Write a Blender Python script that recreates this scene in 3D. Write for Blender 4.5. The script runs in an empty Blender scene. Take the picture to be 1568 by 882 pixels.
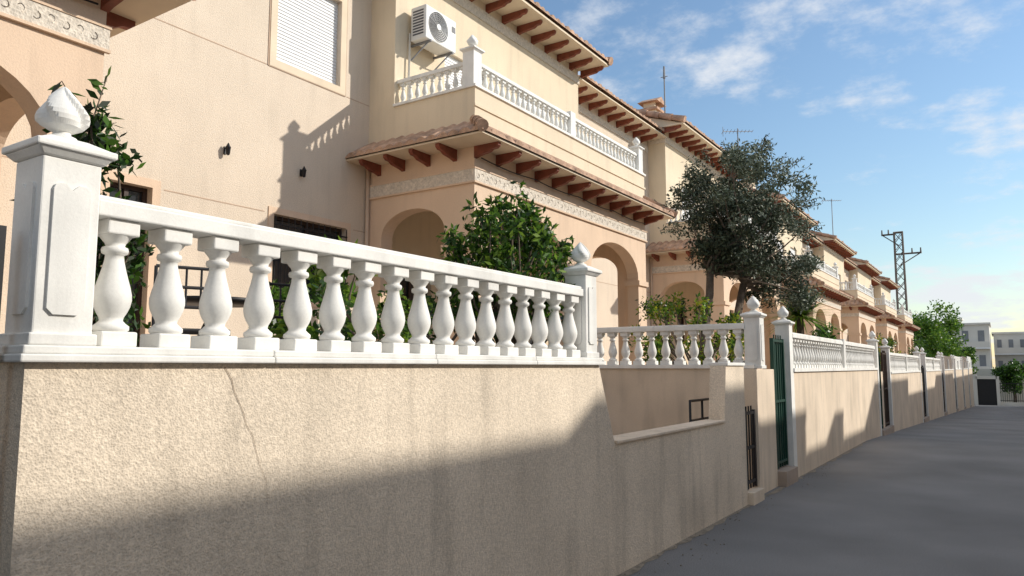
import bpy, math, random
from mathutils import Vector
R = random.Random(7)
scene = bpy.context.scene

# ---------------------------------------------------------------- materials
def mat(name, col, rough=0.85, var=0.12, vscale=3.0, bump=0.0, bscale=60.0, fine=0.0, kind='noise',
        stain=0.0, metallic=0.0, bdist=0.01, spec=0.3, trans=0.0):
    m = bpy.data.materials.new(name); m.use_nodes = True
    nt = m.node_tree; N = nt.nodes; L = nt.links
    b = N['Principled BSDF']
    b.inputs['Roughness'].default_value = rough
    b.inputs['Metallic'].default_value = metallic
    b.inputs['Specular IOR Level'].default_value = spec
    tc = N.new('ShaderNodeTexCoord')
    n1 = N.new('ShaderNodeTexNoise'); n1.inputs['Scale'].default_value = vscale; n1.inputs['Detail'].default_value = 6
    L.new(tc.outputs['Object'], n1.inputs['Vector'])
    r = N.new('ShaderNodeMapRange'); r.inputs[1].default_value = .3; r.inputs[2].default_value = .7
    r.inputs[3].default_value = 1 - var; r.inputs[4].default_value = 1 + var
    L.new(n1.outputs['Fac'], r.inputs[0])
    val = r.outputs[0]
    def mul(a, bsock):
        x = N.new('ShaderNodeMath'); x.operation = 'MULTIPLY'; L.new(a, x.inputs[0]); L.new(bsock, x.inputs[1]); return x.outputs[0]
    tex = None
    if bump > 0 or fine > 0:
        if kind == 'voronoi':
            t = N.new('ShaderNodeTexVoronoi'); t.inputs['Scale'].default_value = bscale
            nn = N.new('ShaderNodeTexNoise'); nn.inputs['Scale'].default_value = bscale*.45; nn.inputs['Detail'].default_value = 5
            nn.inputs['Roughness'].default_value = .65
            L.new(tc.outputs['Object'], nn.inputs['Vector'])
            L.new(tc.outputs['Object'], t.inputs['Vector'])
            h1 = N.new('ShaderNodeMath'); h1.operation='MULTIPLY'; h1.inputs[1].default_value=.35
            L.new(t.outputs['Distance'], h1.inputs[0])
            ad = N.new('ShaderNodeMath'); ad.operation = 'ADD'
            L.new(h1.outputs[0], ad.inputs[0]); L.new(nn.outputs['Fac'], ad.inputs[1])
            hf = N.new('ShaderNodeMath'); hf.operation = 'MULTIPLY'; hf.inputs[1].default_value = .74
            L.new(ad.outputs[0], hf.inputs[0]); tex = hf.outputs[0]
        else:
            t = N.new('ShaderNodeTexNoise'); t.inputs['Scale'].default_value = bscale; t.inputs['Detail'].default_value = 5
            t.inputs['Roughness'].default_value = .7
            L.new(tc.outputs['Object'], t.inputs['Vector']); tex = t.outputs['Fac']
    if fine > 0:
        r2 = N.new('ShaderNodeMapRange'); r2.inputs[1].default_value = .33; r2.inputs[2].default_value = .67
        r2.inputs[3].default_value = 1 - fine; r2.inputs[4].default_value = 1 + fine
        L.new(tex, r2.inputs[0]); val = mul(val, r2.outputs[0])
    if stain > 0:
        mp = N.new('ShaderNodeMapping'); mp.inputs['Scale'].default_value = (5, 5, .7)
        L.new(tc.outputs['Object'], mp.inputs['Vector'])
        n3 = N.new('ShaderNodeTexNoise'); n3.inputs['Scale'].default_value = 1.2; n3.inputs['Detail'].default_value = 7
        L.new(mp.outputs[0], n3.inputs['Vector'])
        r3 = N.new('ShaderNodeMapRange'); r3.inputs[1].default_value = .5; r3.inputs[2].default_value = .75
        r3.inputs[3].default_value = 1; r3.inputs[4].default_value = 1 - stain
        L.new(n3.outputs['Fac'], r3.inputs[0]); val = mul(val, r3.outputs[0])
    mx = N.new('ShaderNodeVectorMath'); mx.operation = 'SCALE'
    mx.inputs[0].default_value = col[:3]; L.new(val, mx.inputs['Scale'])
    L.new(mx.outputs[0], b.inputs['Base Color'])
    if bump > 0:
        bp = N.new('ShaderNodeBump'); bp.inputs['Strength'].default_value = bump; bp.inputs['Distance'].default_value = bdist
        L.new(tex, bp.inputs['Height']); L.new(bp.outputs[0], b.inputs['Normal'])
    if trans > 0:
        tb = N.new('ShaderNodeBsdfTranslucent'); L.new(mx.outputs[0], tb.inputs['Color'])
        ms = N.new('ShaderNodeMixShader'); ms.inputs[0].default_value = trans
        L.new(b.outputs[0], ms.inputs[1]); L.new(tb.outputs[0], ms.inputs[2])
        L.new(ms.outputs[0], N['Material Output'].inputs['Surface'])
    return m

M = {}
M['wall'] = mat('garden_wall_render', (.72,.615,.49), .95, .12, 1.3, .8, 130, .20, 'voronoi', .22, bdist=.008)  # pits coloured darker than the grains, painting in raking-light contrast
M['wall_far'] = mat('garden_wall_paint', (.72,.60,.47), .95, .12, 1.3, .5, 90, .10, 'noise', .20)
M['white'] = mat('white_concrete', (.80,.79,.755), .7, .08, 5, .25, 90, .04, 'noise', .18, bdist=.003)
M['face'] = mat('facade_cream', (.72,.61,.49), .95, .05, 1.2, .7, 60, .09, 'noise', .08, bdist=.014)
M['cream'] = mat('facade_yellow', (.75,.635,.475), .95, .05, 1.2, .4, 60, .05, 'noise', .10)
M['peach'] = mat('porch_peach', (.75,.565,.415), .95, .06, 1.2, .4, 60, .06, 'noise', .10)
M['groove'] = mat('groove_tan', (.52,.38,.28), .9)
M['band'] = mat('ornament_band', (.68,.61,.52), .9, .10, 20, 1.0, 38, .18, 'voronoi', bdist=.02)
M['tile'] = mat('roof_tile', (.46,.30,.21), .9, .35, 5, .5, 30, .15, 'noise')
M['wood'] = mat('bracket_redbrown', (.22,.065,.038), .6, .25, 8)
M['soffit'] = mat('soffit_cream', (.74,.62,.47), .9, .06, 3)
M['shut'] = mat('shutter_white', (.76,.77,.78), .5, .02, 3)
M['glass'] = mat('window_glass', (.03,.035,.04), .08, .1, 2, spec=.6)
M['iron'] = mat('black_iron', (.02,.02,.022), .45, .1, 9)
M['green'] = mat('green_gate_paint', (.010,.05,.035), .45, .1, 5)
M['brown'] = mat('brown_gate_paint', (.05,.03,.022), .5, .1, 5)
M['road'] = mat('asphalt', (.200,.195,.192), .95, .18, .6, .7, 90, .32, 'noise', .0, bdist=.010)
M['ground'] = mat('dry_ground', (.20,.16,.11), .95, .2, .3)
M['dust'] = mat('road_dust', (.27,.23,.18), .95, .3, 9, .5, 60, .2)
M['paving'] = mat('terrace_paving', (.40,.32,.26), .9, .1, 3)
M['acw'] = mat('ac_white', (.74,.74,.72), .45, .03, 3)
M['acd'] = mat('ac_grille', (.10,.10,.11), .5)
M['metal'] = mat('galvanised', (.22,.22,.23), .5, .1, 8)
M['rust'] = mat('pylon_steel', (.10,.075,.06), .7, .1, 8)
M['bark'] = mat('bark', (.13,.10,.075), .95, .3, 12, .8, 40, .2)
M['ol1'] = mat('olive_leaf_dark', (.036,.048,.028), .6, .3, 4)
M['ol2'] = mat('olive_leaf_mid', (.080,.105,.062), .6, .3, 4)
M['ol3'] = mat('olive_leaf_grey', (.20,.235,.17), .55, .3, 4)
M['ci1'] = mat('citrus_leaf_dark', (.024,.065,.012), .4, .3, 4, trans=.25)
M['ci2'] = mat('citrus_leaf_mid', (.080,.175,.022), .4, .3, 4, trans=.35)
M['ci3'] = mat('citrus_leaf_light', (.20,.32,.04), .4, .3, 4, trans=.4)
M['yel'] = mat('leaf_yellowgreen', (.34,.36,.03), .5, .3, 4, trans=.4)
M['far'] = mat('far_building_hazed', (.66,.63,.58), .9, .05, .5)  # pale wall paint, lightened so the colour carries distance haze
M['far2'] = mat('far_building_grey', (.50,.54,.58), .9, .05, .5)
M['fglass'] = mat('far_window_hazed', (.20,.21,.23), .3, .1, 2)  # glass colour raised to paint in the same haze
M['pot'] = mat('terracotta_pot', (.38,.16,.09), .85, .1, 6)
M['fence'] = mat('slat_fence', (.22,.18,.15), .85, .15, 6)
M['crack'] = mat('crack_line', (.24,.18,.13), .95)

# ---------------------------------------------------------------- mesh builder
class MB:
    def __init__(s): s.v=[]; s.f=[]; s.m=[]; s.sm=[]; s.mats=[]
    def mi(s, m):
        if m not in s.mats: s.mats.append(m)
        return s.mats.index(m)
    def quad(s, pts, m, smooth=False):
        i=len(s.v); s.v.extend([tuple(p) for p in pts]); s.f.append(tuple(range(i,i+len(pts)))); s.m.append(s.mi(m)); s.sm.append(smooth)
    def box(s, x0,x1,y0,y1,z0,z1,m):
        if x0>x1:x0,x1=x1,x0
        if y0>y1:y0,y1=y1,y0
        i=len(s.v)
        s.v += [(x0,y0,z0),(x1,y0,z0),(x1,y1,z0),(x0,y1,z0),(x0,y0,z1),(x1,y0,z1),(x1,y1,z1),(x0,y1,z1)]
        k=s.mi(m)
        for f in ((0,3,2,1),(4,5,6,7),(0,1,5,4),(1,2,6,5),(2,3,7,6),(3,0,4,7)):
            s.f.append(tuple(i+a for a in f)); s.m.append(k); s.sm.append(False)
    def frustum(s,cx,cy,w0,w1,z0,z1,m):
        i=len(s.v)
        for w,z in ((w0,z0),(w1,z1)):
            s.v += [(cx-w,cy-w,z),(cx+w,cy-w,z),(cx+w,cy+w,z),(cx-w,cy+w,z)]
        k=s.mi(m)
        for f in ((0,3,2,1),(4,5,6,7),(0,1,5,4),(1,2,6,5),(2,3,7,6),(3,0,4,7)):
            s.f.append(tuple(i+a for a in f)); s.m.append(k); s.sm.append(False)
    def lathe(s,cx,cy,prof,m,seg=16,mod=None,smooth=True):
        i=len(s.v); k=s.mi(m)
        for r,z in prof:
            for j in range(seg):
                a=2*math.pi*j/seg; rr=r*(mod(a,z) if mod else 1)
                s.v.append((cx+rr*math.cos(a),cy+rr*math.sin(a),z))
        for q in range(len(prof)-1):
            for j in range(seg):
                j2=(j+1)%seg
                s.f.append((i+q*seg+j,i+q*seg+j2,i+(q+1)*seg+j2,i+(q+1)*seg+j)); s.m.append(k); s.sm.append(smooth)
    def tube(s,p0,p1,r0,r1,m,seg=8):
        p0=Vector(p0);p1=Vector(p1); d=(p1-p0).normalized()
        u=d.orthogonal().normalized(); w=d.cross(u); i=len(s.v); k=s.mi(m)
        for p,r in ((p0,r0),(p1,r1)):
            for j in range(seg):
                a=2*math.pi*j/seg; s.v.append(tuple(p+u*(r*math.cos(a))+w*(r*math.sin(a))))
        for j in range(seg):
            j2=(j+1)%seg
            s.f.append((i+j,i+j2,i+seg+j2,i+seg+j)); s.m.append(k); s.sm.append(True)
        s.f.append(tuple(i+j for j in range(seg))); s.m.append(k); s.sm.append(False)
        s.f.append(tuple(i+seg+j for j in range(seg))); s.m.append(k); s.sm.append(False)
    def prism_yz(s,pts,x0,x1,m):
        n=len(pts)
        s.quad([(x0,y,z) for y,z in pts],m); s.quad([(x1,y,z) for y,z in reversed(pts)],m)
        for a in range(n):
            y0,z0=pts[a]; y1,z1=pts[(a+1)%n]
            s.quad([(x0,y0,z0),(x1,y0,z0),(x1,y1,z1),(x0,y1,z1)],m)
    def prism_xz(s,pts,y0,y1,m):
        n=len(pts)
        s.quad([(x,y0,z) for x,z in pts],m); s.quad([(x,y1,z) for x,z in reversed(pts)],m)
        for a in range(n):
            xa,za=pts[a]; xb,zb=pts[(a+1)%n]
            s.quad([(xa,y0,za),(xa,y1,za),(xb,y1,zb),(xb,y0,zb)],m)
    def build(s,name,parent=None,bevel=0,fix=False):
        if not s.f: return None
        me=bpy.data.meshes.new(name); me.from_pydata(s.v,[],s.f)
        for m in s.mats: me.materials.append(M[m])
        me.polygons.foreach_set('material_index',s.m); me.polygons.foreach_set('use_smooth',s.sm); me.update()
        if fix:
            import bmesh
            bm=bmesh.new(); bm.from_mesh(me); bmesh.ops.recalc_face_normals(bm,faces=bm.faces); bm.to_mesh(me); bm.free()
        o=bpy.data.objects.new(name,me); scene.collection.objects.link(o)
        if parent: o.parent=parent
        if bevel:
            b=o.modifiers.new('bevel','BEVEL'); b.width=bevel; b.segments=2; b.limit_method='ANGLE'
        return o
def empty(name):
    o=bpy.data.objects.new(name,None); scene.collection.objects.link(o); o.empty_display_size=.2; return o

BP=[(.40,.12),(.46,.135),(.46,.165),(.37,.185),(.29,.21),(.31,.235),(.39,.275),(.455,.32),(.49,.37),(.485,.415),(.44,.475),(.37,.545),(.30,.62),(.25,.685),
    (.235,.73),(.33,.742),(.35,.765),(.33,.788),(.24,.80),(.27,.825),(.36,.855),(.42,.88)]
def baluster(bx,lt,cx,cy,z0,h,w,seg,m='white'):
    bx.box(cx-w/2,cx+w/2,cy-w/2,cy+w/2,z0,z0+.12*h,m)
    bx.box(cx-w*.45,cx+w*.45,cy-w*.45,cy+w*.45,z0+.88*h,z0+h,m)
    P=BP if seg>=12 else BP[::2]+[BP[-1]]
    lt.lathe(cx,cy,[(r*w,z0+t*h) for r,t in P],m,seg)
def run(bx,lt,axis,c,a0,a1,z,H,spacing=.205,w=.125,rw=.16,seg=8,base=True,rt=.075,m='white'):
    bt=.0
    def B(u0,u1,z0,z1,hw):
        if axis=='y': bx.box(c-hw,c+hw,u0,u1,z0,z1,m)
        else: bx.box(u0,u1,c-hw,c+hw,z0,z1,m)
    if base: bt=.05; B(a0,a1,z,z+bt,rw*.56)
    B(a0,a1,z+H-rt,z+H-.018,rw/2)
    B(a0,a1,z+H-.018,z+H,rw/2-.012)
    n=max(1,int(round(abs(a1-a0)/spacing))); st=(a1-a0)/n
    for i in range(n):
        u=a0+(i+.5)*st
        if axis=='y': baluster(bx,lt,c,u,z+bt,H-bt-rt,w,seg,m)
        else: baluster(bx,lt,u,c,z+bt,H-bt-rt,w,seg,m)
def finial(lt,cx,cy,z,h,r,seg=16):
    prof=[(.62,0),(.66,.035),(.58,.08),(.36,.12),(.34,.17),(.50,.20),(.80,.26),(.98,.34),(1.04,.42),(1.02,.50),(.92,.58),(.80,.66),(.66,.74),(.52,.81),(.36,.88),(.2,.95),(.02,1.0)]
    def mod(a,zz):
        t=(zz-z)/h
        if t<.2: return 1
        k=min(1,(t-.2)/.12)
        ph=(a*4/(2*math.pi)+1.2*t)%1.0
        tri=ph/.8 if ph<.8 else (1-ph)/.2
        return 1-.26*k*tri+.05*k
    lt.lathe(cx,cy,[(p*r,z+q*h) for p,q in prof],'white',seg,mod,smooth=seg<30)
def pillar(bx,lt,cx,cy,w,z0,z1,fin=True,seg=12,panel=False):
    h=w/2
    bx.box(cx-h,cx+h,cy-h,cy+h,z0,z1-.075,'white')
    bx.frustum(cx,cy,h+.005,h+.028,z1-.075,z1-.05,'white')
    bx.box(cx-h-.035,cx+h+.035,cy-h-.035,cy+h+.035,z1-.05,z1-.025,'white')
    bx.frustum(cx,cy,h+.027,h-.03,z1-.025,z1+.005,'white')
    bx.box(cx-h-.012,cx+h+.012,cy-h-.012,cy+h+.012,z0,z0+.04,'white')
    if fin: finial(lt,cx,cy,z1+.003,w*1.05,w*.42,seg)
    if panel:
        x=cx+h; a=.036; n=.02
        y0,y1,za,zb=cy-h+a,cy+h-a,z0+.10,z1-.16
        pts=[(y0,za+n),(y0+n*.3,za+n*.7),(y0+n,za),(y1-n,za),(y1-n*.3,za+n*.7),(y1,za+n),(y1,zb-n),(y1-n*.3,zb-n*.3),(y1-n,zb),(cy+.02,zb),(cy,zb-.02),(cy-.02,zb),(y0+n,zb),(y0+n*.3,zb-n*.3),(y0,zb-n)]
        bx.prism_yz(pts,x-.002,x+.009,'white')
        yy=cy-h
        pts=[(p[0]-cy+cx,p[1]) for p in pts]
        bx.prism_xz(pts,yy-.009,yy+.002,'white')

def arch_wall(mb,fm,s0,s1,z0,z1,ops,th,m):
    def q(a,b,za,zb,zc,zd):
        for t in (0,th): mb.quad([fm(a,t,za),fm(b,t,zb),fm(b,t,zc),fm(a,t,zd)],m)
    cur=s0
    for (a,b,zb,zs,zc) in sorted(ops):
        if a>cur: q(cur,a,z0,z0,z1,z1)
        n=18 if zc>zs else 1
        mid=(a+b)/2; hw=(b-a)/2
        P=[]
        for i in range(n+1):
            s=mid-hw*math.cos(math.pi*i/n) if n>1 else (a if i==0 else b)
            P.append((s, zs+(zc-zs)*math.sqrt(max(0,1-((s-mid)/hw)**2))))
        for i in range(n):
            (sa,ya),(sb,yb)=P[i],P[i+1]
            q(sa,sb,ya,yb,z1,z1)
            mb.quad([fm(sa,0,ya),fm(sb,0,yb),fm(sb,th,yb),fm(sa,th,ya)],m,n>1)
        for s,zz in ((a,P[0][1]),(b,P[-1][1])):
            mb.quad([fm(s,0,zb),fm(s,0,zz),fm(s,th,zz),fm(s,th,zb)],m)
        if zb>z0:
            q(a,b,z0,z0,zb,zb); mb.quad([fm(a,0,zb),fm(b,0,zb),fm(b,th,zb),fm(a,th,zb)],m)
        cur=b
    if s1>cur: q(cur,s1,z0,z0,z1,z1)
    for s in (s0,s1): mb.quad([fm(s,0,z0),fm(s,0,z1),fm(s,th,z1),fm(s,th,z0)],m)
    mb.quad([fm(s0,0,z1),fm(s1,0,z1),fm(s1,th,z1),fm(s0,th,z1)],m)

def tile_quad(mb,E0,E1,R0,R1,pitch=.2,amp=.06,nv=3,m='tile'):
    E0,E1,R0,R1=map(Vector,(E0,E1,R0,R1)); e=(E1-E0); L=e.length; e.normalize()
    sv=(R0-E0)-e*(R0-E0).dot(e)
    a0=(R0-E0).dot(e); a1=(R1-E0).dot(e)
    n=int(L/pitch*8)
    jit=[Vector((R.uniform(-.015,.015),R.uniform(-.004,.004),R.uniform(-.006,.008))) for _ in range(int(L/pitch)+2)]
    rows=[]
    for j in range(nv+1):
        v=j/nv; lo=a0*v; hi=L+(a1-L)*v; row=[]
        for i in range(n+1):
            s=min(max(L*i/n,lo),hi); h=amp*abs(math.sin(math.pi*s/pitch))**.75
            p=E0+e*s+sv*v+Vector((0,0,h))
            if j==0: p+=jit[int(s/pitch)]*(1 if h>.01 else 0)
            row.append(p)
        rows.append(row)
    for j in range(nv):
        for i in range(n): mb.quad([rows[j][i],rows[j][i+1],rows[j+1][i+1],rows[j+1][i]],m,False)
    d=Vector((0,0,-.012))
    for i in range(n):
        b0=E0+e*(L*i/n)+d; b1=E0+e*(L*(i+1)/n)+d
        mb.quad([b0,b1,rows[0][i+1],rows[0][i]],m)

# ---------------------------------------------------------------- ground & road
def gz(y): return 0 if y<18 else (-(y-18)*.033 if y<98 else -2.64)
g=MB()
ys=[-600,-60,0,18,38,58,78,98,200,1500]
for a,b in zip(ys,ys[1:]): g.quad([(-1500,a,gz(a)-.004),(1500,a,gz(a)-.004),(1500,b,gz(b)-.004),(-1500,b,gz(b)-.004)],'ground')
g.build('ground')
g=MB(); ys=[-40,0,6,12,18,28,38,58,78,98]
for a,b in zip(ys,ys[1:]): g.quad([(-2.75,a,gz(a)),(2.8,a,gz(a)),(2.8,b,gz(b)),(-2.75,b,gz(b))],'road')
g.quad([(-12,98,-2.64),(30,98,-2.64),(30,99.6,-2.64),(-12,99.6,-2.64)],'road')
g.build('road')
g=MB(); y=-2.0; wp=.03
while y<17.5:
    y2=y+R.uniform(.12,.3); wa=R.uniform(.01,.09)
    g.quad([(-2.57,y,.004),(-2.57+wp,y,.004),(-2.57+wa,y2,.004),(-2.57,y2,.004)],'dust'); wp=wa; y=y2
for i in range(220):
    yy=R.uniform(2,14); xx=-2.55+abs(R.gauss(0,.14)); s=R.uniform(.002,.008)
    g.lathe(xx,yy,[(s*.5,.002),(s,.002+s*.6),(s*.5,.002+s*1.2),(.0001,.002+s*1.3)],'dust',5)
g.build('roadside_grit')

# ---------------------------------------------------------------- near garden wall + balustrade
XW=-2.57; XB=-2.75
e=empty('garden_wall'); mb=MB()
mb.prism_yz([(1.11,-.3),(8.9,-.3),(8.9,1.615),(8.22,1.615),(8.12,1.0),(5.36,1.0),(5.1,1.615),(1.11,1.615)],XB,XW,'wall')
mb.build('wall_body',e,fix=True)
mb=MB()
mb.box(XB-.03,XW+.02,5.38,8.11,1.0,1.025,'wall_far')
mb.box(XB-.02,XW+.02,8.23,8.9,1.615,1.65,'white')
mb.build('low_coping',e,bevel=.006)
mb=MB()
pp=[(1.83,1.60),(1.865,1.55),(1.88,1.50),(1.925,1.42),(1.94,1.37),(1.975,1.32),(2.0,1.24),(2.02,1.19),(2.05,1.13),(2.06,1.05)]
for i,((ya,za),(yb,zb)) in enumerate(zip(pp,pp[1:])):
    w0=.0017-.00014*i
    mb.quad([(XW+.003,ya-w0,za),(XW+.003,ya+w0,za),(XW+.003,yb+w0,zb),(XW+.003,yb-w0,zb)],'crack')
mb.build('crack',e)

e=empty('balustrade'); bx=MB(); lt=MB(); xc=(XW+XB)/2
ys=[1.08,2.05,3.12,4.15,5.13]
for a,b in zip(ys,ys[1:]):
    bx.box(XB-.045,XW+.035,a+.0015,b-.0015,1.615,1.642,'white')
    bx.box(XB-.03,XW+.025,max(a,1.09)+.0015,min(b,5.115)-.0015,1.642,1.67,'white')
run(bx,lt,'y',xc,1.315,4.90,1.67,.53,spacing=.212,w=.13,rw=.15,seg=28,base=False)
pillar(bx,lt,xc,1.215,.19,1.67,2.365,seg=64,panel=True)
pillar(bx,lt,xc,4.99,.18,1.67,2.365,seg=48,panel=True)
bx.build('rails_and_pillars',e,bevel=.006,fix=True); lt.build('turned_balusters',e)

e=empty('stair_side_wall'); mb=MB()
mb.box(-5.1,-2.62,9.5,9.66,-.3,1.58,'wall_far'); mb.build('wall_body',e)
bx=MB(); lt=MB()
bx.box(-5.1,-2.60,9.47,9.69,1.58,1.63,'white')
run(bx,lt,'x',9.58,-5.1,-2.72,1.63,.53,seg=14,base=False)
pillar(bx,lt,-2.63,9.62,.2,1.58,2.3,seg=20,panel=True)
bx.build('rails',e,bevel=.005); lt.build('turned_balusters',e)
e=empty('entrance_wall'); mb=MB()
mb.box(-2.78,-2.62,9.67,10.5,-.3,1.57,'wall_far')
mb.box(-3.3,-2.50,8.9,9.36,-.1,.14,'wall_far')
mb.box(-3.5,-2.50,10.5,11.15,-.1,.2,'paving')
mb.box(-2.84,-2.55,9.38,9.49,-.3,1.57,'wall_far')
mb.build('wall_and_steps',e,bevel=.006)

def bars_gate(name,y0,y1,z0,z1,x=-2.66,m='iron',solid=False,sp=.1):
    e=empty(name); mb=MB()
    mb.box(x-.02,x+.02,y0,y0+.04,z0,z1,m); mb.box(x-.02,x+.02,y1-.04,y1,z0,z1,m)
    for z in (z0+.06,(z0+z1)/2,z1-.05): mb.box(x-.015,x+.015,y0+.04,y1-.04,z,z+.035,m)
    n=int((y1-y0)/sp)
    for i in range(1,n): 
        y=y0+(y1-y0)*i/n; mb.box(x-.008,x+.008,y-.008,y+.008,z0,z1+.05,m)
    if solid: mb.box(x-.032,x-.021,y0,y1,z0,z1,m)
    mb.build('frame',e)
bars_gate('utility_gate',8.93,9.36,.16,1.08,-2.60)
bars_gate('green_gate',10.52,11.12,.22,2.0,-2.64,'green',True)
bars_gate('driveway_gate',.15,1.06,.05,2.05,-2.66,'iron',True)
e=empty('stair_handrail'); mb=MB()
for z in (1.0,1.22): mb.tube((-2.95,8.1,z),(-2.95,9.2,z+.0),.015,.015,'iron')
for y in (8.1,8.5,9.2): mb.tube((-2.95,y,.2),(-2.95,y,1.22),.015,.015,'iron')
mb.build('rail',e)

# ---------------------------------------------------------------- repeated street walls
P=11.35
for k in range(7):
    y0=11.4+P*k; y1=20.2+P*k; zc=1.53 if k==0 else 1.42
    if y1>97: break
    e=empty('garden_wall'); mb=MB()
    mb.prism_yz([(y0,gz(y0)-.3),(y1,gz(y1)-.3),(y1,zc),(y0,zc)],XB,XW,'wall_far')
    ya=y1+.25; yb=y0+P-.28
    if k<6:
        yl=(ya+yb)/2; zg=gz(yl)
        mb.box(XB-.05,XW-.07,ya+.75,yb-.75,zg-.4,zc-.05,'wall_far')
        mb.box(-3.4,XW+.05,ya,yb,zg-.4,zg+.16,'paving')
    mb.build('wall_body',e,fix=True)
    bx=MB(); lt=MB(); seg=12 if k==0 else 8
    bx.box(XB-.03,XW+.03,y0-.02,y1+.02,zc,zc+.055,'white')
    ym=(y0+y1)/2; z=zc+.055
    if k<3:
        run(bx,lt,'y',xc,y0+.12,ym-.09,z,.53,seg=seg,base=False,spacing=.19,w=.11); run(bx,lt,'y',xc,ym+.09,y1-.12,z,.53,seg=seg,base=False,spacing=.19,w=.11)
    else:
        top=z+.75+.12*(k-3)
        n=int((y1-y0)/.14)
        for i in range(n):
            y=y0+.15+(y1-y0-.3)*i/n; bx.box(xc-.02,xc+.02,y,y+.10,z,top,'fence' if k%2 else 'white')
    bx.box(xc-.09,xc+.09,ym-.09,ym+.09,z,z+.56,'white')
    for yy in (y0-.1,y1+.1):
        pillar(bx,lt,xc,yy,.2,gz(yy)-.2,z+.70,seg=12)
    bx.build('rails_and_pillars',e); lt.build('turned_balusters',e)
    if k<6:
        bars_gate('metal_gate',ya,ya+.75,zg+.16,zg+2.1,-2.64,'brown' if k%2 else 'green',True)
        bars_gate('metal_gate',yb-.75,yb,zg+.16,zg+2.1,-2.64,'brown' if k%2==0 else 'iron',True)

mb=MB()
mb.box(-8.25,XB,1.1,4.95,-.3,1.40,'paving')
mb.box(-8.25,-5.1,4.95,9.5,-.3,1.40,'paving')
mb.box(-5.1,XB,4.95,9.5,-.3,.05,'paving')
mb.box(-8.25,XB-.1,9.66,80,-3,1.38,'paving')
mb.box(-8.25,-3.0,-6,.1,-.3,1.40,'paving')
mb.box(-8.25,-3.4,.1,1.1,-.3,1.38,'paving')
mb.build('raised_garden_terrace')

# ---------------------------------------------------------------- houses
def shutter(mb,x,y0,y1,z0,z1):
    n=int((z1-z0)/.05)
    for i in range(n):
        za=z0+(z1-z0)*i/n; zb=z0+(z1-z0)*(i+1)/n
        mb.quad([(x+.012,y0,za),(x+.012,y1,za),(x,y1,zb-.006),(x,y0,zb-.006)],'shut')
        mb.quad([(x,y0,zb-.006),(x,y1,zb-.006),(x+.012,y1,zb),(x+.012,y0,zb)],'shut')
def frame(mb,x,y0,y1,z0,z1,w=.12,m='groove',t=.02):
    mb.box(x,x+t,y0-w,y0,z0-w,z1+w,m); mb.box(x,x+t,y1,y1+w,z0-w,z1+w,m)
    mb.box(x,x+t,y0,y1,z0-w,z0,m); mb.box(x,x+t,y0,y1,z1,z1+w,m)
def bracket(mb,axis,p,c,z,L=.42,sgn=1):
    w=.035
    pts=[(0,z),(L,z),(L,z-.045),(L-.04,z-.08),(L-.11,z-.085),(L-.17,z-.12),(.08,z-.145),(0,z-.17)]
    if axis=='x': mb.prism_xz([(p+a,b) for a,b in pts],c-w,c+w,'wood')
    else: mb.prism_yz([(p+sgn*a,b) for a,b in pts],c-w,c+w,'wood')

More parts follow.
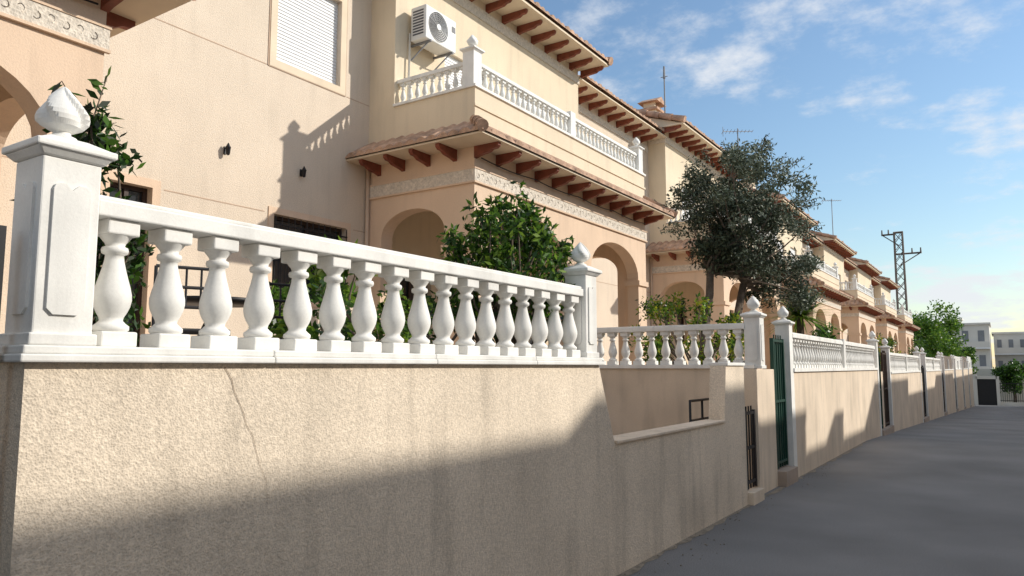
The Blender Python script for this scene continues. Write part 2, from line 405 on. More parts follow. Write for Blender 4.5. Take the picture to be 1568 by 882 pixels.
def house(k):
    o=P*k; S=8.35+o; Nn=14.45+o; C=(S+Nn)/2
    e=empty('terraced_house')
    w=MB()
    arches=[(S+.45,S+2.55,1.4,3.42,4.0),(Nn-2.5,Nn-.4,1.4,3.42,4.0)]
    arch_wall(w,lambda s,t,z:(-6.15-t,s,z),S,Nn,0,4.8,arches,.25,'peach')
    arch_wall(w,lambda s,t,z:(-s,S+t,z),6.4,8.25,0,4.8,[(6.69,7.94,1.4,3.6,3.98)],.25,'peach')
    arch_wall(w,lambda s,t,z:(-s,Nn-t,z),6.4,8.25,0,4.8,[(6.69,7.94,1.4,3.6,3.98)],.25,'peach')
    ZP=5.65; ZU=8.35; ZF=8.15
    w.box(-6.40,-6.15,S,Nn,4.8,ZP,'cream')
    for ya,yb in ((S,S+.25),(Nn-.25,Nn)):
        w.box(-7.72,-6.40,ya,yb,4.8,ZP,'cream'); w.box(-8.25,-7.72,ya,yb,4.8,ZU,'cream')
    w.box(-8.24,-6.40,S+.25,Nn-.25,4.6,4.95,'cream')
    doors=[(S+1.25,S+2.5,4.95,7.05,7.05),(Nn-2.5,Nn-1.25,4.95,7.05,7.05)]
    arch_wall(w,lambda s,t,z:(-7.72-t,s,z),S+.25,Nn-.25,4.95,ZU,doors,.2,'cream')
    a=Nn-P
    arch_wall(w,lambda s,t,z:(-8.25-t,s,z),a,S,0,4.8,[(S-1.8,S-.45,2.55,3.70,3.70),(S-4.05,S-3.55,1.4,3.70,3.70)],.2,'face')
    arch_wall(w,lambda s,t,z:(-8.25-t,s,z),a,S,4.8,ZF,[(S-1.85,S-.65,5.88,7.25,7.25)],.2,'face')
    arch_wall(w,lambda s,t,z:(-8.25-t,s,z),S,Nn,0,4.9,[(S+.7,S+1.6,1.4,3.5,3.5),(Nn-1.6,Nn-.7,1.4,3.5,3.5),(C-1.0,C-.2,2.3,3.5,3.5)],.2,'cream')
    w.box(-15,-8.6,a,Nn,-2.5,ZF-.05,'face')
    w.build('walls',e)
    d=MB()
    for (s0,s1) in ((S-.03,S+.49),(S+2.51,Nn-2.46),(Nn-.44,Nn+.03)):
        d.box(-6.43,-6.11,s0,s1,3.27,3.37,'peach')
    d.box(-6.73,-6.43,S-.03,S+.28,3.27,3.37,'peach'); d.box(-8.24,-7.90,S-.03,S+.28,3.27,3.37,'peach')
    d.box(-6.15,-6.125,S-.025,Nn+.025,4.25,4.43,'band'); d.box(-8.24,-6.15,S-.025,S,4.25,4.43,'band'); d.box(-8.24,-6.15,Nn,Nn+.025,4.25,4.43,'band')
    d.box(-6.15,-6.115,S-.035,Nn+.035,4.43,4.455,'peach'); d.box(-8.24,-6.15,S-.035,S,4.43,4.455,'peach')
    d.box(-6.15,-6.115,S-.035,Nn+.035,4.225,4.25,'peach'); d.box(-8.24,-6.15,S-.035,S,4.225,4.25,'peach')
    if k<2:
        n=int((Nn-S)/.11)
        for i in range(n):
            sg=1 if i%2 else -1; u=.05+i*.11; pr=None
            for q in range(7):
                t=q/6; a0=-1.2+3.6*t; rr=.042*(1-.55*t)
                pt=(-6.125,S+u+rr*math.cos(a0),4.34+sg*(.012+rr*math.sin(a0)))
                if pr: d.tube(pr,pt,.0055,.005,'band',4)
                pr=pt
    d.box(-7.72,-7.695,S-.02,Nn+.02,8.02,8.22,'band'); d.box(-8.24,-7.72,S-.025,S,8.02,8.22,'band')
    d.box(-8.25,-8.228,a,S-.03,7.78,7.95,'band')
    d.box(-6.15,-6.13,S-.02,Nn+.02,5.36,5.40,'cream')
    d.box(-8.25,-8.246,a,S-4.2,3.70,3.712,'groove'); d.box(-8.25,-8.246,S-3.4,S-1.95,3.70,3.712,'groove'); d.box(-8.25,-8.246,S-.3,S-.01,3.70,3.712,'groove')
    d.box(-8.25,-8.246,a,S-2.0,5.76,5.772,'groove'); d.box(-8.25,-8.246,S-.5,S-.01,5.76,5.772,'groove')
    frame(d,-8.25,S-1.85,S-.65,5.88,7.25,.11,'soffit',.012)
    for yy in (S-1.975,S-.53): d.box(-8.25,-8.24,yy-.012,yy+.003,5.76,7.5,'groove')
    d.box(-8.25,-8.24,S-1.97,S-.54,5.755,5.768,'groove')
    frame(d,-8.25,S-1.8,S-.45,2.55,3.70,.09,'peach',.015); frame(d,-8.25,S-4.05,S-3.55,1.5,3.70,.10,'peach',.015)
    d.tube((-8.2,S-.05,1.4),(-8.2,S-.05,4.7),.03,.03,'peach')
    pr=None
    for i in range(25):
        yy=S+.1+(Nn-S-.2)*i/24; zz=4.60-.03*math.sin(math.pi*(i%6)/6)
        if pr: d.tube(pr,(-6.10,yy,zz),.009,.009,'iron',5)
        pr=(-6.10,yy,zz)
    d.build('mouldings',e)
    q=MB()
    shutter(q,-8.34,S-1.85,S-.65,5.88,7.25)
    shutter(q,-7.80,S+1.25,S+2.5,4.95,7.05); shutter(q,-7.80,Nn-2.5,Nn-1.25,4.95,7.05)
    for (ya,yb,za,zb) in ((S-1.8,S-.45,2.55,3.7),(S-4.05,S-3.55,1.4,3.7),(S+.7,S+1.6,1.4,3.5),(Nn-1.6,Nn-.7,1.4,3.5),(C-1,C-.2,2.3,3.5)):
        q.quad([(-8.38,ya,za),(-8.38,yb,za),(-8.38,yb,zb),(-8.38,ya,zb)],'glass')
        fw=.05
        for yy in (ya,(ya+yb)/2-fw/2,yb-fw): q.box(-8.375,-8.345,yy,yy+fw,za,zb,'brown')
        q.box(-8.375,-8.347,ya+fw,yb-fw,zb-fw,zb,'brown')
    for i in range(13):
        yy=S-1.78+i*.11; q.tube((-8.22,yy,2.55),(-8.22,yy,3.68),.007,.007,'iron',6)
    for zz in (2.65,3.1,3.55): q.box(-8.23,-8.21,S-1.8,S-.45,zz,zz+.02,'iron')
    q.build('windows',e)
    r=MB(); ze=4.80; zr=5.10; E=-5.65
    tile_quad(r,(E,S-.5,ze),(E,Nn+.5,ze),(-6.15,S,zr),(-6.15,Nn,zr))
    tile_quad(r,(-8.25,S-.5,ze),(E,S-.5,ze),(-8.25,S,zr),(-6.15,S,zr))
    tile_quad(r,(-8.25,Nn+.5,ze),(E,Nn+.5,ze),(-8.25,Nn,zr),(-6.15,Nn,zr))
    for yc,s in ((S,-1),(Nn,1)):
        for i in range(3):
            f0=Vector((E-.0,yc+s*.5,ze+.04)); f1=Vector((-6.15,yc,zr+.05)); p0=f0.lerp(f1,i/3); p1=f0.lerp(f1,(i+1.25)/3)
            r.tube(p0,p1,.085,.065,'tile',12)
    z=ze-.045
    r.box(-6.15,E-.03,S-.47,Nn+.47,z,z+.028,'soffit'); r.box(-8.25,-6.15,S-.47,S,z,z+.028,'soffit'); r.box(-8.25,-6.15,Nn,Nn+.47,z,z+.028,'soffit')
    n=11
    for i in range(n+1): bracket(r,'x',-6.15,S+.02+(Nn-S-.04)*i/n,z)
    for i in range(4):
        bracket(r,'y',S,-6.5-.5*i,z,.42,-1); bracket(r,'y',Nn,-6.5-.5*i,z,.42,1)
    y0=S-.3; y1=Nn+.25; ZE=8.47
    tile_quad(r,(-7.02,y0,ZE),(-7.02,y1,ZE),(-11.5,y0,ZE+1.5),(-11.5,y1,ZE+1.5),amp=.07,nv=4)
    r.box(-7.72,-7.06,y0,y1,ZE-.09,ZE-.05,'soffit')
    r.prism_xz([(-7.1,ZE-.05),(-11.5,ZE+1.42),(-15.9,ZE-.05)],y0+.05,y1-.05,'cream')
    r.box(-15,-7.72,S,Nn,ZU,ZE-.05,'cream')
    n=12
    for i in range(n+1): bracket(r,'x',-7.72,S-.2+(Nn-S+.35)*i/n,ZE-.09,.56)
    e2=S-.3; b2=a+.25
    tile_quad(r,(-7.62,b2,8.25),(-7.62,e2,8.25),(-11.5,b2,9.5),(-11.5,e2,9.5),amp=.07,nv=4)
    r.prism_xz([(-7.7,8.18),(-11.5,9.42),(-15.3,8.18)],a,S,'cream')
    r.box(-8.25,-7.66,a,S,8.145,8.175,'soffit')
    n=9
    for i in range(n): bracket(r,'x',-8.25,a+.5+(S-a-1.0)*i/(n-1),8.145,.5)
    for yy in (y0,y1):
        for i in range(12):
            f0=Vector((-7.0,yy,ZE+.02)); f1=Vector((-11.5,yy,ZE+1.54)); r.tube(f0.lerp(f1,i/12),f0.lerp(f1,(i+1.1)/12),.10,.075,'tile',8)
    if k>0:
        r.box(-9.6,-9.1,C-.3,C+.3,9.2,10.1,'cream'); r.box(-9.68,-9.02,C-.38,C+.38,10.1,10.18,'tile')
        for yy in (C-.25,C+.17): r.box(-9.55,-9.15,yy,yy+.08,10.18,10.38,'cream')
        r.prism_yz([(C-.42,10.38),(C+.42,10.38),(C,10.6)],-9.7,-9.0,'tile')
    r.build('roof',e)
    bx=MB(); lt=MB(); sg=12 if k<=0 else 8
    zb=ZP; xx=-6.275
    bx.box(-6.43,-6.12,S-.03,Nn+.03,zb,zb+.04,'white')
    kw=dict(spacing=.155,w=.09,rw=.13,seg=sg,base=False,rt=.06)
    run(bx,lt,'y',xx,S+.2,C-.09,zb+.04,.42,**kw); run(bx,lt,'y',xx,C+.09,Nn-.2,zb+.04,.42,**kw)
    bx.box(xx-.08,xx+.08,C-.09,C+.09,zb+.04,zb+.52,'white')
    for yy in (S+.1,Nn-.1): pillar(bx,lt,xx,yy,.2,zb+.04,zb+.64,seg=20)
    for yy,(ya,yb) in ((S+.125,(S-.03,S+.28)),(Nn-.125,(Nn-.28,Nn+.03))):
        bx.box(-7.72,-6.43,ya,yb,zb,zb+.04,'white'); run(bx,lt,'x',yy,-7.72,-6.38,zb+.04,.42,**kw)
    bx.build('balcony_rails',e); lt.build('balcony_balusters',e)
    return e
for k in range(-1,6): house(k)

# ---------------------------------------------------------------- AC unit
def ac(name,x,y0,z0,w=.78,h=.56,d=.32):
    e=empty(name); mb=MB()
    mb.box(x,x+d,y0,y0+w,z0,z0+h,'acw'); o=mb.build('casing',e,bevel=.02)
    mb=MB(); xf=x+d+.002; cy=y0+w*.40; cz=z0+h*.5; r=h*.43
    for rr in [r*t for t in (1,.86,.72,.58,.44,.3,.16)]:
        n=28
        for i in range(n):
            a=2*math.pi*i/n; b=2*math.pi*(i+1)/n
            mb.tube((xf+.008,cy+rr*math.cos(a),cz+rr*math.sin(a)),(xf+.008,cy+rr*math.cos(b),cz+rr*math.sin(b)),.004,.004,'acw',5)
    mb.quad([(xf,cy+r*math.cos(2*math.pi*i/32),cz+r*math.sin(2*math.pi*i/32)) for i in range(32)],'acd')
    for i in range(8):
        a=math.pi*i/8; mb.tube((xf+.009,cy+r*math.cos(a),cz+r*math.sin(a)),(xf+.009,cy-r*math.cos(a),cz-r*math.sin(a)),.003,.003,'acw',5)
    mb.tube((xf,cy,cz),(xf+.014,cy,cz),.05,.05,'acw',16)
    mb.build('fan_grille',e)
    mb=MB()
    for i in range(9): mb.box(x+.05,x+d-.05,y0-.004,y0+.004,z0+.08+i*.048,z0+.105+i*.048,'acd')
    mb.box(xf-.001,xf+.003,y0+w-.12,y0+w-.03,z0+.34,z0+.44,'acd')
    mb.build('side_louvres',e)
    mb=MB()
    for yy in (y0+.1,y0+w-.12):
        mb.box(x-.08,x+d+.02,yy,yy+.03,z0-.035,z0-.003,'metal'); mb.tube((x-.08,yy+.015,z0-.25),(x+d-.05,yy+.015,z0-.03),.012,.012,'metal')
    mb.tube((x-.03,y0+.02,z0+.15),(x-.03,y0-.02,4.95),.018,.018,'acw')
    mb.build('mounting_bracket',e)
ac('air_conditioner',-7.64,8.62,6.80)

for y,z in ((5.75,4.38),(7.0,4.36)):
    e=empty('wall_lantern'); mb=MB(); x=-8.18; 
    mb.box(-8.25,-8.235,y-.02,y+.02,z-.04,z+.06,'iron'); mb.tube((-8.24,y,z+.03),(x,y,z+.08),.007,.007,'iron')
    mb.lathe(x,y,[(.005,z+.10),(.013,z+.085),(.036,z+.04),(.032,z+.035),(.024,z-.045),(.02,z-.055),(.005,z-.065)],'iron',6)
    mb.build('lantern',e)

# ---------------------------------------------------------------- vegetation
def leaf(mb,p,L,W,m,ax=None):
    a=ax or Vector((R.gauss(0,1),R.gauss(0,1),R.gauss(0,1))).normalized()
    b=a.cross(Vector((R.gauss(0,1),R.gauss(0,1),R.gauss(0,1)))).normalized()
    p=Vector(p); mb.quad([p,p+a*L*.5+b*W*.5,p+a*L,p+a*L*.5-b*W*.5],m)
def clump(mb,c,r,n,L,W,mats,sq=1.0):
    c=Vector(c)
    for i in range(n):
        d=Vector((R.gauss(0,1),R.gauss(0,1),R.gauss(0,1))).normalized()*(r*R.random()**.45)
        d.z*=sq
        leaf(mb,c+d,L*R.uniform(.7,1.2),W*R.uniform(.7,1.2),R.choice(mats))
def twig(mb,p0,p1,r0,r1,m='bark',n=4,j=.06):
    p0=Vector(p0);p1=Vector(p1);pr=p0
    for i in range(1,n+1):
        t=i/n; q=p0.lerp(p1,t)+(Vector((R.uniform(-j,j),R.uniform(-j,j),R.uniform(-j,j)*.5)) if i<n else Vector())
        mb.tube(pr,q,r0+(r1-r0)*(i-1)/n,r0+(r1-r0)*i/n,m,8); pr=q

e=empty('olive_tree'); tr=MB(); lf=MB()
forks=[(Vector((-3.80,11.50,3.1)),.06),(Vector((-3.45,12.1,2.95)),.06)]
twig(tr,(-3.92,11.38,1.35),forks[0][0],.085,.06,n=5,j=.03)
twig(tr,(-3.62,11.72,1.35),forks[1][0],.085,.06,n=5,j=.04)
cc=Vector((-3.5,12.2,4.0))
cl=[]
for i in range(112):
    d=Vector((R.gauss(0,1),R.gauss(0,1),R.gauss(0,1))).normalized()
    rad=R.uniform(.30,1.0)
    p=cc+Vector((d.x*1.12*rad,d.y*1.32*rad,d.z*1.32*rad))
    if p.z<3.15: p.z+=.3
    cl.append(p)
for i in range(18): cl.append(cc+Vector((R.uniform(-.1,.9),R.uniform(.4,1.4),R.uniform(-1.4,-.6))))
for i,p in enumerate(cl):
    f=forks[i%2][0]
    if i%3==0: twig(tr,f,p,.03,.006,n=4,j=.1)
    hi=(p-cc).dot(Vector((.6,.4,.5)))  # sun-facing clumps get paler leaves, far side darker: shading painted by colour
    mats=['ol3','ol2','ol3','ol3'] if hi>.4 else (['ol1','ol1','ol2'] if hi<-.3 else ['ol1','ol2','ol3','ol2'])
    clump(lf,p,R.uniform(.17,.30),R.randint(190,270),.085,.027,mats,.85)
for i in range(90):
    d=Vector((R.gauss(0,1),R.gauss(0,1),abs(R.gauss(0,1))*.9-.3)).normalized()
    a=cc+Vector((d.x*1.0,d.y*1.15,d.z*1.2)); b=a+d*R.uniform(.15,.38)
    tr.tube(a,b,.005,.003,'bark',4)
    for t in range(26): leaf(lf,a.lerp(b,R.random())+Vector((R.gauss(0,.025),R.gauss(0,.025),R.gauss(0,.025))),.075,.022,R.choice(['ol2','ol3']))
tr.build('trunk_and_limbs',e); lf.build('crown',e)

def shrub(name,base,clumps,mats,L=.09,W=.04,dens=1.0,stem=.02,sprigs=0):
    e=empty(name); tr=MB(); lf=MB()
    for (p,r,n) in clumps:
        twig(tr,base,p,stem,.005,n=4,j=.05); clump(lf,p,r,int(n*dens),L,W,mats)
    for i in range(sprigs):
        p,r,n=R.choice(clumps); a=Vector(p); b=a+Vector((R.gauss(0,.08),R.gauss(0,.08),R.uniform(.12,.28)))
        tr.tube(a,b,.004,.002,'bark',4)
        for t in range(12): leaf(lf,a.lerp(b,.2+.8*t/11),L,W,R.choice(mats))
    tr.build('stems',e); lf.build('leaves',e)
C3=['ci1','ci2','ci2','ci3']
cl=[]
for i in range(95):
    a=R.uniform(0,6.28); rr=.52*math.sqrt(R.random())
    z=R.uniform(1.95,2.84-.30*(rr/.52)**2)
    cl.append(((-3.12+rr*math.cos(a)*.8,4.68+rr*math.sin(a)*1.05,z),R.uniform(.07,.13),58))
shrub('orange_tree',(-3.1,4.62,1.4),cl,['ci1','ci1','ci2','ci2','ci3'],.075,.030,sprigs=36,stem=.012)
cl=[((-3.25+R.uniform(-.25,.2),y,R.uniform(1.5,2.05)),.13,60) for y in [2.9+.11*i for i in range(18)]]
shrub('garden_shrub',(-3.3,3.9,1.4),cl,['ci1','ci1','ci2'],.07,.03,sprigs=10)
cl=[((-3.58+R.uniform(-.2,.14),1.80+R.uniform(-.18,.16),R.uniform(1.5,2.74)),R.uniform(.07,.12),70) for i in range(38)]
shrub('lemon_tree',(-3.58,1.8,1.4),cl,['ci1','ci1','ci2','ol1'],.075,.032,sprigs=8,stem=.012)
cl=[((-4.2+R.uniform(-.3,.3),2.1+R.uniform(-.3,.3),R.uniform(1.5,2.3)),.15,80) for i in range(20)]
shrub('garden_shrub',(-4.2,2.1,1.4),cl,['ci1','ci1','ol1','ci2'],.07,.03)
cl=[((-3.9+R.uniform(-.3,.3),1.0+R.uniform(-.3,.3),R.uniform(1.5,2.3)),.15,70) for i in range(14)]
shrub('garden_shrub',(-3.9,1.0,1.4),cl,['ci1','ci2'],.08,.035)
cl=[((-3.7+R.uniform(-.9,.6),10.6+R.uniform(-.5,.8),R.uniform(1.6,2.6)),R.uniform(.12,.2),90) for i in range(36)]
shrub('flowering_shrub',(-3.8,10.7,1.38),cl,['ci2','yel','ci3','ci1'],.08,.035,sprigs=16)
cl=[((-3.1+R.uniform(-.2,.2),16+R.uniform(-1.7,1.7),R.uniform(1.5,2.3)),R.uniform(.12,.2),80) for i in range(22)]
shrub('hedge_plant',(-3.1,16,1.38),cl,['ci1','ci2'],.1,.05,sprigs=10)
cl=[((-3.1+R.uniform(-.2,.2),27+R.uniform(-2.2,2.2),R.uniform(1.5,2.5)),R.uniform(.15,.25),80) for i in range(22)]
shrub('hedge_plant',(-3.1,27,1.38),cl,['ci1','ci2','yel'],.1,.05)
cl=[((-3.1+R.uniform(-.2,.2),38+R.uniform(-2.5,2.5),R.uniform(1.5,2.9)),R.uniform(.2,.3),80) for i in range(22)]
shrub('hedge_plant',(-3.1,38,1.38),cl,['ci1','ci2'],.13,.07)
cl=[((-4.6+R.uniform(-.3,.3),4.3+R.uniform(-.25,.25),R.uniform(1.7,2.62)),R.uniform(.1,.15),60) for i in range(12)]
shrub('rubber_plant',(-4.6,4.3,1.4),cl,['ci2','ci3'],.13,.06)
e=empty('yucca_palm'); lf=MB(); tr=MB(); c0=Vector((-2.98,13.9,2.5)); tr.tube((-2.98,13.9,1.3),c0,.07,.06,'bark')
for i in range(230):
    th=R.uniform(0,6.28); el=R.uniform(-.2,1.4); L=R.uniform(.55,.95); d=Vector((math.cos(th)*math.cos(el),math.sin(th)*math.cos(el),math.sin(el)))
    sd=d.cross(Vector((0,0,1))).normalized()*.026; p=c0.copy(); prev=(p-sd,p+sd)
    for s in range(1,6):
        t=s/5; q=c0+d*L*t+Vector((0,0,-.30*t*t*L)); w=sd*(1.2-1.15*t)
        lf.quad([prev[0],prev[1],q+w,q-w],R.choice(['ci2','ci3','ci3'])); prev=(q-w,q+w)
tr.build('trunk',e); lf.build('fronds',e)
def far_tree(name,x,y,zb,h,r,n=38,mats=('ci1','ci2','ci2')):
    e=empty(name); tr=MB(); lf=MB(); twig(tr,(x,y,zb),(x,y,zb+h*.45),.2,.12,n=3)
    for i in range(n):
        d=Vector((R.gauss(0,1),R.gauss(0,1),R.gauss(0,1))).normalized()*R.uniform(.3,1)
        p=(x+d.x*r,y+d.y*r,zb+h*.62+d.z*h*.36); clump(lf,p,r*.3,130,.35,.18,list(mats))
        if i%4==0: twig(tr,(x,y,zb+h*.4),p,.08,.02,n=3)
    tr.build('trunk',e); lf.build('crown',e)
far_tree('broadleaf_tree',-6.0,90,-2.6,11.0,3.1,n=70,mats=('ci2','ci3','ci2'))
far_tree('broadleaf_tree',-4.2,103,-2.6,7.0,2.0,mats=('ci2','ci3','ci1'))
far_tree('broadleaf_tree',1.0,104,-2.6,5.0,1.8,mats=('ci1','ci2'))

# ---------------------------------------------------------------- garden furniture
def chair(x,y,z,rot):
    e=empty('garden_chair'); mb=MB(); c,s=math.cos(rot),math.sin(rot)
    T=lambda a,b,h:(x+a*c-b*s,y+a*s+b*c,z+h)
    for a in (-.2,.2):
        for b in (-.2,.2): mb.tube(T(a,b,0),T(a,b,.44 if b<0 else .9),.012,.012,'iron')
    for b in (-.2,-.1,0,.1,.2): mb.tube(T(-.2,b,.44),T(.2,b,.44),.012,.012,'iron')
    mb.tube(T(-.2,-.2,.44),T(-.2,.2,.44),.012,.012,'iron'); mb.tube(T(.2,-.2,.44),T(.2,.2,.44),.012,.012,'iron')
    for h in (.62,.76,.9): mb.tube(T(-.2,.2,h),T(.2,.2,h),.012,.012,'iron')
    for a in (-.1,0,.1): mb.tube(T(a,.2,.62),T(a,.2,.9),.008,.008,'iron')
    mb.build('frame',e)
chair(-4.6,3.0,1.4,1.2); chair(-5.3,4.2,1.4,-1.8)
e=empty('garden_table'); mb=MB()
mb.lathe(-5.2,3.6,[(.001,2.1),(.38,2.1),(.38,2.13),(.001,2.13)],'iron',28)
for a in (0,2.09,4.19): mb.tube((-5.2,3.6,2.1),(-5.2+.3*math.cos(a),3.6+.3*math.sin(a),1.4),.015,.015,'iron')
mb.build('top_and_legs',e)
for (x,y) in ((-6.0,7.0),(-6.5,5.2),(-5.6,6.1)):
    e=empty('potted_plant'); mb=MB(); mb.lathe(x,y,[(.001,1.4),(.14,1.4),(.2,1.75),(.22,1.75),(.22,1.8),(.17,1.8),(.001,1.77)],'pot',18); mb.build('pot',e)
    lf=MB()
    for i in range(7): clump(lf,(x+R.uniform(-.2,.2),y+R.uniform(-.2,.2),R.uniform(1.9,2.4)),.14,50,.12,.05,C3)
    lf.build('foliage',e)

# ---------------------------------------------------------------- antennas, pylon
def antenna(x,y,z,h,yagi=True):
    e=empty('tv_antenna'); mb=MB(); mb.tube((x,y,z),(x,y,z+h),.03,.022,'metal')
    if yagi:
        a=Vector((x-.5,y-.3,z+h-.12)); b=Vector((x+.5,y+.3,z+h-.12)); mb.tube(a,b,.014,.014,'metal')
        for i in range(9):
            p=a.lerp(b,i/8); w=.28-.018*i; mb.tube(p+Vector((w*.5,-w,0)),p-Vector((w*.5,-w,0)),.009,.009,'metal',5)
        mb.tube(a+Vector((0,0,-.2)),a+Vector((0,0,.2)),.01,.01,'metal')
    else:
        mb.tube((x-.12,y,z+h-.25),(x+.12,y,z+h-.25),.012,.012,'metal'); mb.tube((x,y,z+h-.3),(x,y,z+h+.1),.045,.03,'metal')
    mb.build('mast',e)
antenna(-8.6,22.0,8.5,2.7,False)
antenna(-8.3,29.0,8.4,2.7); antenna(-8.5,50,8.4,3.9); antenna(-7.9,11.8,8.4,1.35)
e=empty('electricity_pylon'); mb=MB(); px,py=-10.9,113
def pc(z,i): 
    w=.60-.10*(z+3)/23; return (px+(w if i in(0,1) else -w),py+(w if i in(1,2) else -w),z)
zz=[-3+23*i/17 for i in range(18)]
for i in range(4): mb.tube(pc(-3,i),pc(20,i),.11,.09,'rust',5)
for a,b in zip(zz,zz[1:]):
    for i in range(4):
        j=(i+1)%4; mb.tube(pc(a,i),pc(b,j),.05,.05,'rust',4); mb.tube(pc(b,i),pc(a,j),.05,.05,'rust',4)
for z,s,w in ((19.8,-1,2.0),(17,1,2.6)):
    mb.tube((px-.6,py,z),(px+s*w,py,z),.12,.12,'rust',6)
    mb.tube((px,py,z-1.6),(px+s*w,py,z),.07,.07,'rust',6)
    for t in (.6,1): mb.tube((px+s*w*t,py,z-.1),(px+s*w*t,py,z+.7),.12,.08,'rust',6)
mb.tube((px-.6,py,20),(px+.6,py,20),.15,.15,'rust',6)
mb.build('lattice',e)

# ---------------------------------------------------------------- street end
e=empty('end_wall_with_gate'); mb=MB(); zg=-2.64
mb.box(-6,-2.5,99.2,99.6,zg-.3,zg+3.4,'far'); mb.box(-2.5,-.7,99.3,99.5,zg,zg+2.9,'iron'); mb.box(-2.6,-.6,99.2,99.6,zg+2.9,zg+3.2,'far')
mb.box(-.7,-.4,99.2,99.6,zg-.3,zg+3.2,'far'); mb.box(-.4,14,99.35,99.5,zg-.3,zg+.35,'far')
for i in range(70): mb.box(-.35+i*.2,-.31+i*.2,99.40,99.44,zg+.35,zg+2.5,'iron')
for z in (.5,2.4): mb.box(-.4,14,99.38,99.46,zg+z,zg+z+.06,'iron')
for x in (3.2,8): mb.box(x,x+.35,99.2,99.6,zg,zg+2.8,'far')
mb.box(-9,14,107,107.3,zg-.3,zg+4.0,'far')
mb.build('wall_and_railings',e)
def block(name,x0,x1,y0,y1,z1,m,floors,nw):
    e=empty(name); mb=MB(); mb.box(x0,x1,y0,y1,-3,z1,m); mb.box(x0-.2,x1+.2,y0-.25,y1,z1,z1+.25,m)
    mb.build('walls',e); mb=MB()
    H=(z1+2.6)/floors
    for f in range(floors):
        for i in range(nw):
            xa=x0+(x1-x0)*(i+.28)/nw; xb=x0+(x1-x0)*(i+.68)/nw; za=-2.6+H*f+1.0; zb=-2.6+H*(f+1)-.8
            mb.box(xa,xb,y0-.06,y0-.02,za,zb,'fglass'); mb.box(xa-.12,xb+.12,y0-.1,y0-.0,za-.15,za-.001,'shut')
        mb.box(x0,x1,y0-.9,y0-.05,-2.6+H*f+.02,-2.6+H*f+.2,'shut')
        if f:
            mb.box(x0,x1,y0-.9,y0-.84,-2.6+H*f+.2,-2.6+H*f+1.0,'far')
    mb.build('windows_and_balconies',e)
block('apartment_building',-8.5,-1.2,118,128,7.3,'far',3,4)
block('apartment_building',-.8,3.2,124,134,6.2,'far',3,3)
block('apartment_building',3.6,22,116,128,5.4,'far2',3,8)
block('apartment_building',-6.5,-4.5,121,125,8.2,'far',3,1)

# ---------------------------------------------------------------- opposite side of the street (off camera, shades the road)
for i,(ya,yb,h) in enumerate(((-30,-8,6.6),(-8,4,7.0),(4,11.9,7.1),(11.9,16.2,7.35),(16.2,19,6.9),(19,21.3,6.3),(21.3,22.2,6.75),(22.2,26.5,6.25),(26.5,34,7.2),(34,46,6.7),(46,60,7.2),(60,97,6.9))):
    e=empty('opposite_house'); mb=MB()
    mb.box(6,14,ya,yb,-3,h-.12,'cream'); mb.box(5.9,14.1,ya,yb,h-.12,h,'tile')
    mb.prism_xz([(5.95,h),(10,h+1.2),(14.05,h)],ya,yb,'tile')
    for j in range(int((yb-ya)/3)):
        yy=ya+1+3*j
        for z in (1.2,4.2): mb.box(5.94,6.0,yy,yy+1.1,z,z+1.3,'shut')
    mb.build('walls_and_roof',e)
e=empty('opposite_garden_wall'); mb=MB()
for a,b in zip([-30,18,38,58,78],[18,38,58,78,97]): mb.prism_yz([(a,gz(a)-.3),(b,gz(b)-.3),(b,1.5),(a,1.5)],2.8,3.0,'wall_far')
mb.build('wall_body',e,fix=True)

# ---------------------------------------------------------------- light, sky, camera
az=math.radians(39); el=math.radians(28.7)
sd=Vector((math.cos(az)*math.cos(el),math.sin(az)*math.cos(el),math.sin(el)))
l=bpy.data.lights.new('sun','SUN'); l.energy=4.4; l.angle=math.radians(.7); l.color=(1,.94,.84)
so=bpy.data.objects.new('sun',l); scene.collection.objects.link(so); so.rotation_euler=(-sd).to_track_quat('-Z','Y').to_euler(); so.location=(20,20,30)
w=bpy.data.worlds.new('World'); scene.world=w; w.use_nodes=True; nt=w.node_tree; N=nt.nodes; L=nt.links
bg=N['Background']; bg.inputs['Strength'].default_value=.15
sky=N.new('ShaderNodeTexSky'); sky.sky_type='NISHITA'; sky.sun_disc=False; sky.sun_elevation=el; sky.sun_rotation=math.pi/2-az
sky.air_density=1.35; sky.dust_density=.3; sky.ozone_density=3.6
tc=N.new('ShaderNodeTexCoord'); sep=N.new('ShaderNodeSeparateXYZ'); L.new(tc.outputs['Generated'],sep.inputs[0])
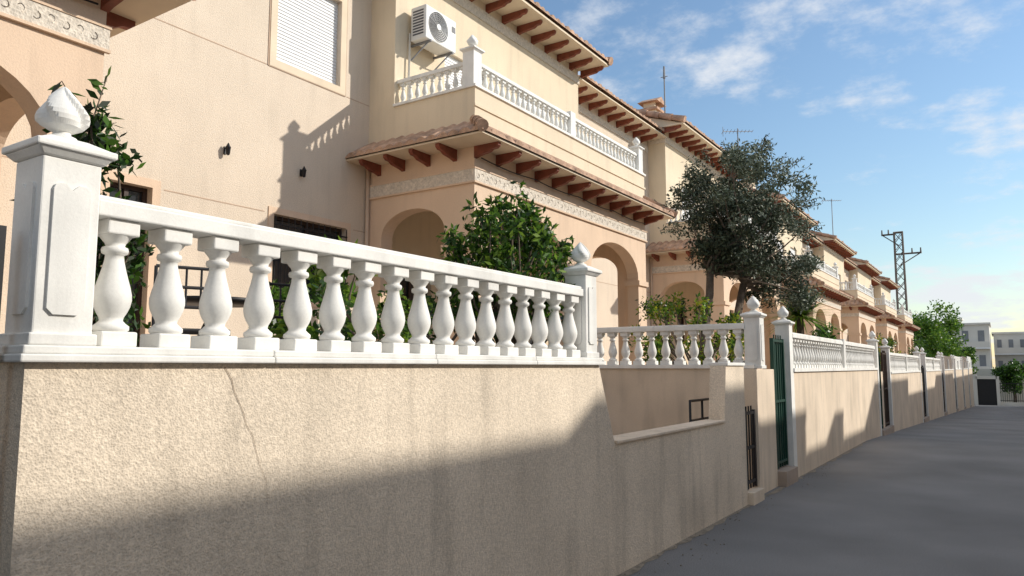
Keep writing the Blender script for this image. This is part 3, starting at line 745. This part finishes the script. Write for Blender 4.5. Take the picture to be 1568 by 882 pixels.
def mth(op,a,b=None):
    n=N.new('ShaderNodeMath'); n.operation=op
    for i,s in enumerate((a,b)):
        if s is None: continue
        if isinstance(s,(int,float)): n.inputs[i].default_value=s
        else: L.new(s,n.inputs[i])
    return n.outputs[0]
zz=mth('ADD',mth('MAXIMUM',sep.outputs[2],0.0),.22)
cx=mth('DIVIDE',sep.outputs[0],zz); cy=mth('DIVIDE',sep.outputs[1],zz)
cb=N.new('ShaderNodeCombineXYZ'); L.new(cx,cb.inputs[0]); L.new(cy,cb.inputs[1])
def noise(sc,det,ro,loc):
    mp=N.new('ShaderNodeMapping'); mp.inputs['Location'].default_value=loc; L.new(cb.outputs[0],mp.inputs['Vector'])
    n=N.new('ShaderNodeTexNoise'); n.inputs['Scale'].default_value=sc; n.inputs['Detail'].default_value=det; n.inputs['Roughness'].default_value=ro
    L.new(mp.outputs[0],n.inputs['Vector']); return n.outputs['Fac']
big=noise(.9,3,.5,(3.1,1.7,0)); small=noise(4.0,10,.62,(.3,.2,0))
sm=mth('ADD',mth('MULTIPLY',big,.5),mth('MULTIPLY',small,.62))
rp=N.new('ShaderNodeMapRange'); rp.interpolation_type='SMOOTHSTEP'; rp.inputs[1].default_value=.505; rp.inputs[2].default_value=.665; rp.inputs[3].default_value=0; rp.inputs[4].default_value=.92
L.new(sm,rp.inputs[0])
overhead_fill=mth('MULTIPLY',mth('MAXIMUM',mth('SUBTRACT',sep.outputs[2],.5),0.0),1.1)  # extra brightness overhead, out of view, added to lift the shaded areas
fac=mth('MINIMUM',mth('ADD',rp.outputs[0],overhead_fill),.92)
mx=N.new('ShaderNodeMixRGB'); mx.inputs['Color2'].default_value=(5.6,5.8,6.1,1)
L.new(fac,mx.inputs['Fac']); L.new(sky.outputs[0],mx.inputs['Color1']); L.new(mx.outputs[0],bg.inputs['Color'])
cam=bpy.data.cameras.new('camera'); cam.lens=26; cam.sensor_width=36; cam.clip_end=4000; cam.clip_start=.05
co=bpy.data.objects.new('camera',cam); scene.collection.objects.link(co); co.location=(0,0,1.6)
co.rotation_euler=(math.radians(96.1),0,math.radians(33.4)); scene.camera=co
scene.view_settings.view_transform='Standard'; scene.view_settings.look='None'; scene.view_settings.exposure=0
